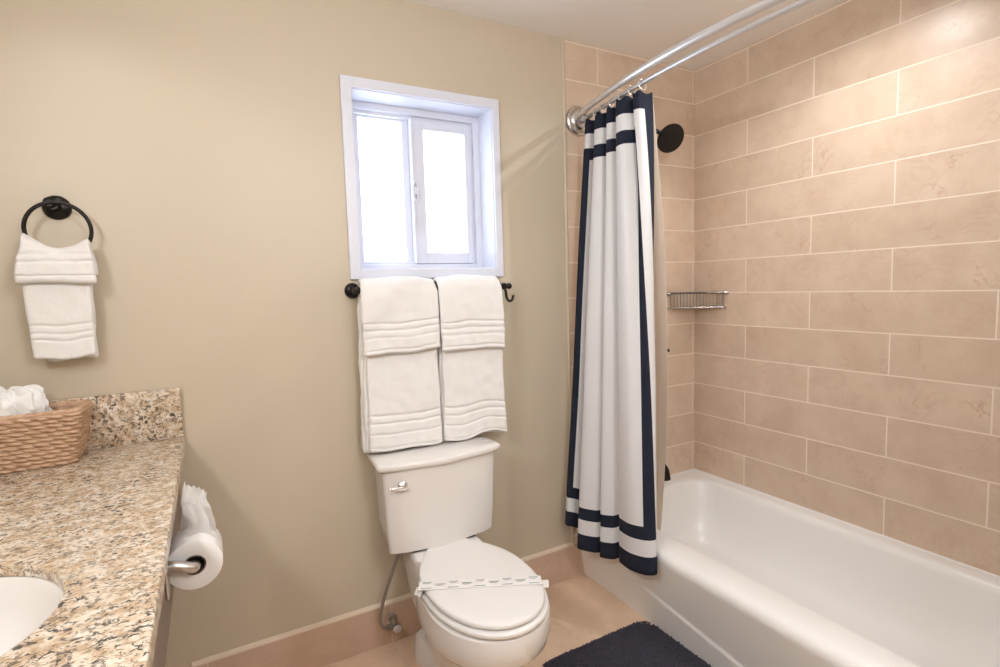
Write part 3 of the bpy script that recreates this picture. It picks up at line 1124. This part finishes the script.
# paper sanitary band round the lid
def band():
    root = thing('paper_band', 'printed paper sanitary band across the closed toilet lid', 'paper band', (CX, -0.45, 0.431))
    xl, xr = CX-0.180, CX+0.150
    yl, yr = -0.418, -0.582
    hw = 0.024
    b = bmesh.new()

    def zt(x):
        return 0.4252
    def P(s, off, dz=0.0):
        x = lerp(xl, xr, s)
        y = lerp(yl, yr, s)
        d = Vector((xr-xl, yr-yl, 0)).normalized()
        nn = Vector((-d.y, d.x, 0))
        return Vector((x, y, 0.4318+dz))+nn*off
    n = 40
    # the strip: a folded-down tab at each end
    path = []
    for k in range(n+1):
        path.append((k/n, 0.0))
    rows = []
    rows.append([P(-0.012, o, -0.030)+Vector((0.004, 0, 0)) for o in (-hw, hw)])
    rows.append([P(-0.012, o, -0.010) for o in (-hw, hw)])
    rows.append([P(-0.008, o, -0.001) for o in (-hw, hw)])
    for k in range(n+1):
        rows.append([P(k/n, o) for o in (-hw, hw)])
    rows.append([P(1.008, o, -0.001) for o in (-hw, hw)])
    rows.append([P(1.012, o, -0.010) for o in (-hw, hw)])
    rows.append([P(1.012, o, -0.030)+Vector((-0.004, 0, 0)) for o in (-hw, hw)])
    up_ = Vector((0, 0, 0.0004))
    loft(b, [[r[0], r[1], r[1]+up_, r[0]+up_] for r in rows], True, True, True)
    obj('paper_strip', b, 'band', root, False)
    # folded paper tails sticking out at both sides
    for s, ex in ((0, -1), (1, 1)):
        c = P(s, 0.0, -0.016)
        t = bmesh.new()
        box(t, -0.010, 0.010, -0.0006, 0.0006, -0.011, 0.011, 0.0003, 1)
        m4 = Matrix.Translation(c+Vector((ex*(0.010 if ex > 0 else 0.008), -0.012, 0.006))) @ Matrix.Rotation(-0.55 if ex < 0 else -0.35, 4, 'Z') @ Matrix.Rotation(-0.35, 4, 'X') @ Matrix.Rotation(0.35 if ex < 0 else 0.03, 4, 'Y')
        bmesh.ops.transform(t, matrix=m4, verts=t.verts[:])
        tl = obj('paper_tail', t, 'band', root, False)
    # printed marks: two staggered rows of small bowl-shaped emblems with a word line under each
    b = bmesh.new()
    cnt = 9
    d = Vector((xr-xl, yr-yl, 0)).normalized()
    nn = Vector((-d.y, d.x, 0))

    def poly(pts, mi):
        f = b.faces.new([b.verts.new(p) for p in pts])
        f.material_index = mi

    def emblem(o, hwm, mi):
        poly([o+d*a+nn*c for a, c in ((-hwm, 0.0012), (hwm, 0.0012), (hwm, 0.0036), (-hwm, 0.0036))], mi)
        arc = [(-hwm*0.85*math.cos(PI*q/12), -0.0006-0.0068*math.sin(PI*q/12)) for q in range(13)]
        for q in range(12):
            a, c = arc[q], arc[q+1]
            poly([o+d*a[0]+nn*a[1], o+d*c[0]+nn*c[1], o+d*(c[0]*0.88)+nn*(c[1]+0.0012), o+d*(a[0]*0.88)+nn*(a[1]+0.0012)], 1)
        poly([o+d*a+nn*c for a, c in ((-hwm*0.5, -0.0042), (hwm*0.5, -0.0042), (hwm*0.5, -0.0024), (-hwm*0.5, -0.0024))], 1)
    for k in range(cnt):
        q = (k+0.5)/cnt
        if k % 2 == 0:
            emblem(P(q, 0.0150, 0.0004), 0.0145, 1 if k in (2, 4) else 0)
            o = P(q, -0.0150, 0.0004)
            poly([o+d*a+nn*c for a, c in ((-0.016, -0.0013), (0.016, -0.0013), (0.016, 0.0013), (-0.016, 0.0013))], 0)
        else:
            emblem(P(q, 0.002, 0.0004), 0.0155, 0)
    for v in b.verts:
        v.co.z += 0.0006
    obj('printed_marks', b, ['teal', 'greyprint'], root, False)


band()

# water supply valve with braided hose
val = thing('supply_valve', 'small chrome water shut-off valve with braided hose below the tank', 'valve', (-1.665, 0, 0.10))
VX, VZ = -1.648, 0.088
obj('wall_escutcheon', LATHE([(0, 0), (0.024, 0.0), (0.022, 0.005), (0.012, 0.008), (0, 0.008)], (VX, -0.012, VZ), (0, -1, 0), 24), 'nickel', val)
bm = bmesh.new()
tube(bm, [(VX, -0.014, VZ), (VX, -0.060, VZ)], 0.0095, 14)
tube(bm, [(VX, -0.048, VZ-0.012), (VX-0.004, -0.048, VZ+0.018), (VX-0.006, -0.048, VZ+0.030)], [0.011, 0.011, 0.008], 14)
tube(bm, [(VX-0.006, -0.048, VZ), (VX-0.028, -0.050, VZ+0.004)], 0.0095, 12)
obj('valve_body', bm, 'steel', val)
bm = bmesh.new()
lathe(bm, [(0, 0), (0.014, 0), (0.017, 0.003), (0.017, 0.011), (0.013, 0.015), (0, 0.016)], (VX+0.004, -0.062, VZ-0.004), (0.15, -1, 0), 24)
for v in bm.verts:
    v.co.z = VZ-0.004+(v.co.z-VZ+0.004)*0.72
obj('handle', bm, 'greyplastic', val)
hz_ = catmull([(VX-0.026, -0.050, VZ+0.004), (VX-0.045, -0.055, VZ+0.010), (VX-0.055, -0.060, VZ+0.050), (VX-0.040, -0.070, VZ+0.130), (VX-0.010, -0.082, VZ+0.220), (VX+0.015, -0.090, VZ+0.285), (VX+0.018, -0.092, 0.405)], 60)
obj('braided_hose', TUBE(hz_, 0.0062, 12), 'steel', val)
obj('hose_nut', LATHE([(0, 0), (0.012, 0), (0.013, 0.004), (0.013, 0.0215), (0, 0.0215)], (VX+0.018, -0.092, 0.4055), (0, 0, 1), 12), 'plastic', val)

# ------------------------------------------------------------------ bathtub
TZ0 = 0.3468
tub = thing('bathtub', 'long white enamel bathtub with rolled front rim against the tile', 'bathtub', (-0.39, -0.76, 0))


def rrect(x0, x1, y0, y1, r, z, n=12, xsub=10, ysub=28):
    pts = []
    cs = [(x1-r, y1-r, 0), (x0+r, y1-r, PI/2), (x0+r, y0+r, PI), (x1-r, y0+r, 3*PI/2)]
    nxt = [xsub, ysub, xsub, ysub]
    for q, (cx_, cy_, a0) in enumerate(cs):
        arc = [Vector((cx_+r*math.cos(a0+PI/2*k/n), cy_+r*math.sin(a0+PI/2*k/n), z)) for k in range(n+1)]
        pts += arc
        c2 = cs[(q+1) % 4]
        nx = Vector((c2[0]+r*math.cos(c2[2]), c2[1]+r*math.sin(c2[2]), z))
        for k in range(1, nxt[q]):
            pts.append(arc[-1].lerp(nx, k/nxt[q]))
    return pts


bm = bmesh.new()
E = 0.0015
Y0, Y1 = -1.527, -E
XR = -E
rings = [rrect(-0.776, XR, Y0, Y1, 0.004, TZ0-0.070),
         rrect(-0.7875, XR, Y0, Y1, 0.004, TZ0-0.054),
         rrect(-0.790, XR, Y0, Y1, 0.004, TZ0-0.038),
         rrect(-0.787, XR, Y0, Y1, 0.004, TZ0-0.024),
         rrect(-0.779, XR, Y0, Y1, 0.004, TZ0-0.012),
         rrect(-0.766, XR, Y0, Y1, 0.004, TZ0-0.0035),
         rrect(-0.750, XR, Y0, Y1, 0.004, TZ0+0.0005),
         rrect(-0.725, XR-0.006, Y0+0.006, Y1-0.006, 0.03, TZ0+0.0015),
         rrect(-0.672, -0.050, -1.450, -0.070, 0.09, TZ0-0.001),
         rrect(-0.657, -0.060, -1.440, -0.082, 0.10, TZ0-0.004),
         rrect(-0.646, -0.068, -1.430, -0.092, 0.105, TZ0-0.012),
         rrect(-0.637, -0.074, -1.422, -0.100, 0.11, TZ0-0.028),
         rrect(-0.624, -0.085, -1.400, -0.112, 0.115, TZ0-0.09),
         rrect(-0.610, -0.105, -1.350, -0.130, 0.12, TZ0-0.17),
         rrect(-0.606, -0.125, -1.300, -0.150, 0.12, TZ0-0.225),
         rrect(-0.588, -0.145, -1.265, -0.172, 0.12, TZ0-0.255),
         rrect(-0.560, -0.175, -1.230, -0.205, 0.11, TZ0-0.274),
         rrect(-0.510, -0.225, -1.170, -0.260, 0.09, TZ0-0.282),
         rrect(-0.440, -0.310, -1.05, -0.40, 0.05, TZ0-0.285)]
loft(bm, rings, True, False, True)
# underside closing shell
loft(bm, [rings[0], rrect(-0.722, XR, Y0, Y1, 0.004, TZ0-0.074), rrect(-0.722, XR, Y0, Y1, 0.004, 0.02)], True, False, True)
bmesh.ops.remove_doubles(bm, verts=bm.verts[:], dist=1e-5)
obj('basin', bm, 'enamel', tub, True, angle=180)
# apron: flat panel with a raised skirt that falls toward the middle of the tub
bm = bmesh.new()
rows = []
ny, nz = 90, 60
for j in range(nz+1):
    z = 0.0+(TZ0-0.050)*j/nz
    row = []
    for i in range(ny+1):
        y = lerp(-0.0015, -1.527, i/ny)
        ya = -y
        zl = 0.204-0.134*ya
        k = smoothstep(zl+0.007, zl-0.007, z)
        k *= smoothstep(0.36, 0.48, ya)
        x = -0.7380-0.0085*k-0.0505*(z/(TZ0-0.050))**1.2*(1-0.18*k)
        row.append(Vector((x, y, z)))
    rows.append(row)
loft(bm, rows, closed=False)
g = bmesh.ops.extrude_face_region(bm, geom=bm.faces[:])
ev = [v for v in g['geom'] if isinstance(v, bmesh.types.BMVert)]
for v in ev:
    v.co.x = -0.730
obj('apron', bm, 'enamel', tub, True, angle=60)
# drain on the basin floor
obj('drain', LATHE([(0, 0), (0.028, 0), (0.030, 0.003), (0.022, 0.005), (0, 0.004)], (-0.375, -0.44, TZ0-0.286), (0, 0, 1), 24), 'bronze', tub)
# caulk line along the tub
bm = bmesh.new()
tube(bm, [(-0.75, -0.0005, TZ0+0.001), (0, -0.0005, TZ0+0.001)], 0.004, 8)
tube(bm, [(-0.0005, 0, TZ0+0.001), (-0.0005, -1.527, TZ0+0.001)], 0.004, 8)
o = struct('trim_tub_caulk', bm, 'enamel', smooth=True)

# tub spout, shower valve and shower head on the tiled end wall
PX = -0.366
spo = thing('tub_spout', 'dark bronze tub spout on the end wall, mostly behind the curtain', 'faucet', (PX, 0, 0.47))
bm = bmesh.new()
tube(bm, catmull([(PX, 0.0, 0.475), (PX, -0.05, 0.475), (PX+0.002, -0.105, 0.470), (PX+0.003, -0.138, 0.450), (PX+0.003, -0.148, 0.410)], 26), [0.030]*4+[0.027]*10+[0.025]*6+[0.024]*6, 20)
obj('spout_body', bm, 'bronze', spo)
obj('wall_flange', LATHE([(0, 0), (0.040, 0), (0.038, 0.006), (0.031, 0.010), (0, 0.010)], (PX, 0, 0.475), (0, -1, 0), 28), 'bronze', spo)
sv = thing('shower_valve', 'dark bronze shower valve hidden behind the curtain edge', 'faucet', (PX, 0, 1.01))
obj('escutcheon', LATHE([(0, 0), (0.080, 0), (0.078, 0.005), (0.070, 0.009), (0.03, 0.012), (0.026, 0.05), (0.02, 0.056), (0, 0.057)], (PX-0.03, 0, 1.01), (0, -1, 0), 36), 'bronze', sv)
obj('handle', TUBE([(PX-0.03, -0.05, 1.01), (PX+0.02, -0.075, 1.013), (PX+0.074, -0.105, 1.008)], [0.010, 0.008, 0.007], 12), 'bronze', sv)
sh = thing('wall_shower', 'round dark bronze shower head beside the curtain top', 'shower', (PX, 0, 2.04))
obj('wall_flange', LATHE([(0, 0), (0.030, 0), (0.028, 0.006), (0.014, 0.010), (0, 0.010)], (-0.425, 0, 2.055), (0, -1, 0), 28), 'bronze', sh)
ax = Vector((-0.18, -0.82, -0.54)).normalized()
hc = Vector((-0.342, -0.165, 1.957))
jt = hc-ax*0.050
obj('arm', TUBE(catmull([(-0.425, 0.0, 2.055), (-0.415, -0.040, 2.052), (-0.390, -0.085, 2.018), tuple(jt)], 24), 0.0095, 14), 'bronze', sh)
obj('ball_joint', LATHE([(0, -0.016), (0.010, -0.013), (0.016, 0.0), (0.012, 0.012), (0.012, 0.02), (0, 0.02)], jt, ax, 20), 'bronze', sh)
bm = LATHE([(0, -0.036), (0.014, -0.034), (0.020, -0.024), (0.044, -0.012), (0.062, -0.006), (0.0645, 0.0), (0.062, 0.005), (0.055, 0.0065), (0.0, 0.005)], hc, ax, 44)
hd = obj('spray_head', bm, 'bronze', sh)
bm = bmesh.new()
a_ = ax.orthogonal().normalized()
b_ = ax.cross(a_)
for rr, cnt in ((0.012, 6), (0.026, 12), (0.040, 18), (0.051, 24)):
    for k in range(cnt):
        p = hc+ax*0.0055+rr*(math.cos(2*PI*k/cnt)*a_+math.sin(2*PI*k/cnt)*b_)
        lathe_b = LATHE([(0, 0), (0.0022, 0), (0.0016, 0.0022), (0, 0.0022)], p, ax, 6)
        join(bm, lathe_b)
o = obj('nozzles', bm, 'dark', hd)
o['kind'] = 'stuff'

# wire corner caddy
cad = thing('corner_caddy', 'chrome wire corner caddy on the tiled corner above the tub', 'caddy', (0, 0, 1.20))
cc = 0.192
zt_, zb_ = 1.272, 1.200
e0, e1 = Vector((-cc, -0.004, 0)), Vector((-0.004, -cc, 0))
obj('top_rail', TUBE([e0+Vector((0, 0, zt_)), e1+Vector((0, 0, zt_-0.002))], 0.0042, 10), 'darkrail', cad)
obj('bottom_rail', TUBE([e0.lerp(e1, 0.05)+Vector((0, 0, zb_)), e0.lerp(e1, 0.95)+Vector((0, 0, zb_))], 0.0026, 8), 'wire', cad)
for e in (0.0, 1.0):
    p = e0.lerp(e1, e)+Vector((0, 0, zt_-0.001))
    obj('end_cap', LATHE([(0, -0.012), (0.007, -0.010), (0.0075, 0), (0.007, 0.010), (0, 0.012)], p, (e1-e0), 14), 'wire', cad)
for k in range(17):
    p = e0.lerp(e1, 0.05+0.9*k/16)
    obj('upright_wire', TUBE([p+Vector((0, 0, zb_)), p+Vector((0, 0, zt_))], 0.0023, 8), 'wire', cad)
for k in range(1, 9):
    f = k/9
    obj('floor_wire', TUBE([(-cc*0.93*f, -0.002, zb_), (-0.002, -cc*0.93*f, zb_)], 0.0028, 8), 'wire', cad)
for p0, p1 in (((-0.004, -0.003), (-cc, -0.003)), ((-0.003, -0.004), (-0.003, -cc))):
    for z in (zb_, zt_):
        obj('wall_wire', TUBE([(*p0, z), (*p1, z)], 0.0028, 8), 'wire', cad)

# ------------------------------------------------------------------ shower rods, curtain, liner
RZ1 = 2.03
rod = thing('shower_rod', 'chrome curved double shower curtain rod under the ceiling', 'shower rod', (-0.727, -0.76, RZ1))


def bow(x0, xm, z):
    pts = []
    for k in range(49):
        t = k/48
        y = -0.012-1.506*t
        pts.append(Vector((lerp(x0, xm, math.sin(PI*t)**0.85), y, z)))
    return pts


P1 = bow(-0.744, -0.878, RZ1+0.001)
P2 = bow(-0.706, -0.803, RZ1-0.002)
obj('front_rod', TUBE(P1, [0.0112]*14+[0.0128]*21+[0.0112]*14, 18), 'rod', rod)
obj('rear_rod', TUBE(P2, [0.0088]*49, 18), 'rod', rod)
for yy, s in ((0.0, -1), (-1.53, 1)):
    bm = LATHE([(0, 0.0), (0.062, 0.0), (0.063, 0.005), (0.060, 0.011), (0.053, 0.014), (0.051, 0.018), (0.046, 0.026), (0.043, 0.029), (0.034, 0.030), (0.030, 0.022), (0, 0.021)], (-0.725, yy, RZ1), (0, s, 0), 40)
    obj('wall_flange', bm, 'nickel', rod)

# outer curtain
TOP = [(-0.692, -0.105), (-0.700, -0.055), (-0.728, -0.060), (-0.742, -0.098), (-0.682, -0.122), (-0.748, -0.150), (-0.748, -0.190), (-0.706, -0.210), (-0.758, -0.233), (-0.756, -0.262), (-0.716, -0.280), (-0.775, -0.305), (-0.786, -0.355), (-0.738, -0.380), (-0.776, -0.396), (-0.776, -0.424), (-0.712, -0.428)]
BOT = [(-0.802, -0.085), (-0.812, -0.022), (-0.850, -0.030), (-0.876, -0.080), (-0.804, -0.104), (-0.878, -0.150), (-0.845, -0.218), (-0.804, -0.238), (-0.848, -0.262), (-0.825, -0.312), (-0.804, -0.330), (-0.838, -0.370), (-0.858, -0.450), (-0.847, -0.520), (-0.818, -0.544), (-0.803, -0.505), (-0.803, -0.382)]
ZT = 2.015


def cloth(name, label, cat, top, bot, zt, zhem, nu, nv, mat, thick, tucks=None, W=None, root=None, ease=1.0, bulge=0.0, tail=0.0):
    A = catmull([(x, y, 0) for x, y in top], nu)
    B = catmull([(x, y, 0) for x, y in bot], nu)
    b = bmesh.new()
    uvl = b.loops.layers.uv.new('UVMap')
    # cloth width measured along the hem and the heading, averaged
    cu = [0.018]
    for i in range(1, nu):
        cu.append(cu[-1]+0.5*(A[i]-A[i-1]).length+0.5*(B[i]-B[i-1]).length)
    H = zt-min(zhem(i/(nu-1)) for i in range(nu))
    grid = []
    for j in range(nv+1):
        t = j/nv
        row = []
        for i in range(nu):
            s = i/(nu-1)
            z = lerp(zt, zhem(s), t)
            p = A[i].lerp(B[i], t**ease)
            p = Vector((p.x+tail*smoothstep(0.84, 0.97, s)*math.sin(PI*t)**0.8, p.y-bulge*s*s*math.sin(PI*t), z))
            p += 0.006*math.sin(PI*t)*Vector((noise.noise(Vector((s*9, t*2.2, 1))), noise.noise(Vector((s*9, t*2.2, 7))), 0))
            if j == 0:
                p.z -= 0.010*math.sin(s*2*PI*len(top)/2.0)**2
            row.append(b.verts.new(p))
        grid.append(row)
    for j in range(nv):
        for i in range(nu-1):
            f = b.faces.new((grid[j][i], grid[j][i+1], grid[j+1][i+1], grid[j+1][i]))
            for lp_, (ii, jj) in zip(f.loops, ((i, j), (i+1, j), (i+1, j+1), (i, j+1))):
                lp_[uvl].uv = (cu[ii], H*(1-jj/nv))
    return b, cu[-1], H


b, CW, CH = cloth('c', '', '', TOP, BOT, ZT, lambda s: lerp(0.290, 0.222, smoothstep(0.19, 0.29, s)) if s < 0.45 else lerp(0.222, 0.280, smoothstep(0.45, 0.95, s)), 220, 90, None, 0.0, tail=0.05)
M['curtain'] = curtain_material(CW, CH)
o = obj('shower_curtain', b, 'curtain', None, True, loc=(-0.80, -0.28, 0.22), angle=180)
md = o.modifiers.new('thickness', 'SOLIDIFY')
md.thickness = 0.0016
md.offset = 0
tag(o, 'white shower curtain with navy border stripes drawn to the wall end of the tub', 'curtain')

LT = [(-0.690, -0.085), (-0.678, -0.15), (-0.700, -0.21), (-0.688, -0.26), (-0.702, -0.32), (-0.700, -0.37), (-0.706, -0.40), (-0.708, -0.428)]
LB = [(-0.590, -0.150), (-0.575, -0.18), (-0.595, -0.21), (-0.582, -0.24), (-0.598, -0.28), (-0.597, -0.305), (-0.602, -0.325), (-0.603, -0.345)]
b, lw, lh = cloth('l', '', '', LT, LB, 1.992, lambda s: 0.20, 90, 60, None, 0.0, ease=0.8, bulge=0.055)
o = obj('shower_liner', b, 'liner', None, True, loc=(-0.65, -0.3, 0.2), angle=180)
md = o.modifiers.new('thickness', 'SOLIDIFY')
md.thickness = 0.0010
md.offset = 0
tag(o, 'cream shower liner hanging inside the tub behind the striped curtain', 'curtain liner')

# hooks that carry curtain and liner on the rear rod
def rod_x(y):
    for a, c in zip(P2[:-1], P2[1:]):
        if c.y <= y <= a.y:
            return lerp(a.x, c.x, (y-a.y)/(c.y-a.y))
    return P2[0].x


hook_names = ['curtain ring nearest the wall flange on the chrome rod', 'second curtain ring from the wall on the chrome rod', 'third curtain ring from the wall on the chrome rod', 'fourth curtain ring from the wall on the chrome rod', 'fifth curtain ring from the wall on the chrome rod', 'sixth curtain ring from the wall on the chrome rod', 'curtain ring at the free end of the drawn curtain']
for k, y in enumerate((-0.085, -0.145, -0.205, -0.268, -0.330, -0.395, -0.455)):
    x = rod_x(y)
    bm = bmesh.new()
    lp = [Vector((x+0.0165*math.sin(2*PI*q/28), y+0.006*math.cos(2*PI*q/28), RZ1-0.009+0.0205*math.cos(2*PI*q/28))) for q in range(29)]
    tube(bm, lp, 0.0019, 8, False)
    bmesh.ops.remove_doubles(bm, verts=bm.verts[:], dist=1e-5)
    bm2 = bm
    o = obj('curtain_ring', bm2, 'chrome', None, True, loc=(x, y, RZ1-0.03), angle=180)
    tag(o, hook_names[k], 'curtain ring', 'curtain rings on the rear rod')

# ------------------------------------------------------------------ bath mat
def mat():
    x0, x1, y0, y1, r = -1.275, -0.752, -1.22, -0.416, 0.085
    n = 15
    b = bmesh.new()
    out = lambda g, z: rrect(x0+g, x1-g, y0+g, y1-g, max(r-g, 0.01), z, n, 26, 40)
    rings = [out(0.004, 0.001), out(0.0, 0.008), out(0.002, 0.016), out(0.010, 0.021), out(0.03, 0.0225)]
    loft(b, rings, True, True, True)
    rnd = random.Random(3)
    base = b

    def inside(x, y):
        dx = max(x0+r-x, 0, x-(x1-r))
        dy = max(y0+r-y, 0, y-(y1-r))
        return dx*dx+dy*dy < r*r
    tm = bmesh.new()
    for q in range(9000):
        x, y = rnd.uniform(x0, x1), rnd.uniform(max(y0, -1.0), y1)
        if not inside(x, y):
            continue
        edge = min(x-x0, x1-x, y1-y)
        z = 0.012+0.010*min(1, edge/0.02)
        h = rnd.uniform(0.004, 0.0075)
        d = Vector((rnd.gauss(0, 0.5), rnd.gauss(0, 0.5), 1)).normalized()
        s = rnd.uniform(0.0022, 0.0036)
        a = d.orthogonal().normalized()
        c = d.cross(a)
        p = Vector((x, y, z))
        base_ = [tm.verts.new(p+s*(math.cos(2*PI*k/5)*a+math.sin(2*PI*k/5)*c)) for k in range(5)]
        mid = [tm.verts.new(p+d*h*0.7+0.85*s*(math.cos(2*PI*k/5+0.4)*a+math.sin(2*PI*k/5+0.4)*c)) for k in range(5)]
        tip = tm.verts.new(p+d*h)
        for k in range(5):
            j = (k+1) % 5
            tm.faces.new((base_[k], base_[j], mid[j], mid[k]))
            tm.faces.new((mid[k], mid[j], tip))
    join(b, tm)
    o = obj('bath_mat', b, 'rug', None, True, loc=((x0+x1)/2, (y0+y1)/2, 0), angle=180)
    tag(o, 'dark charcoal plush bath mat on the floor beside the tub', 'bath mat')


mat()
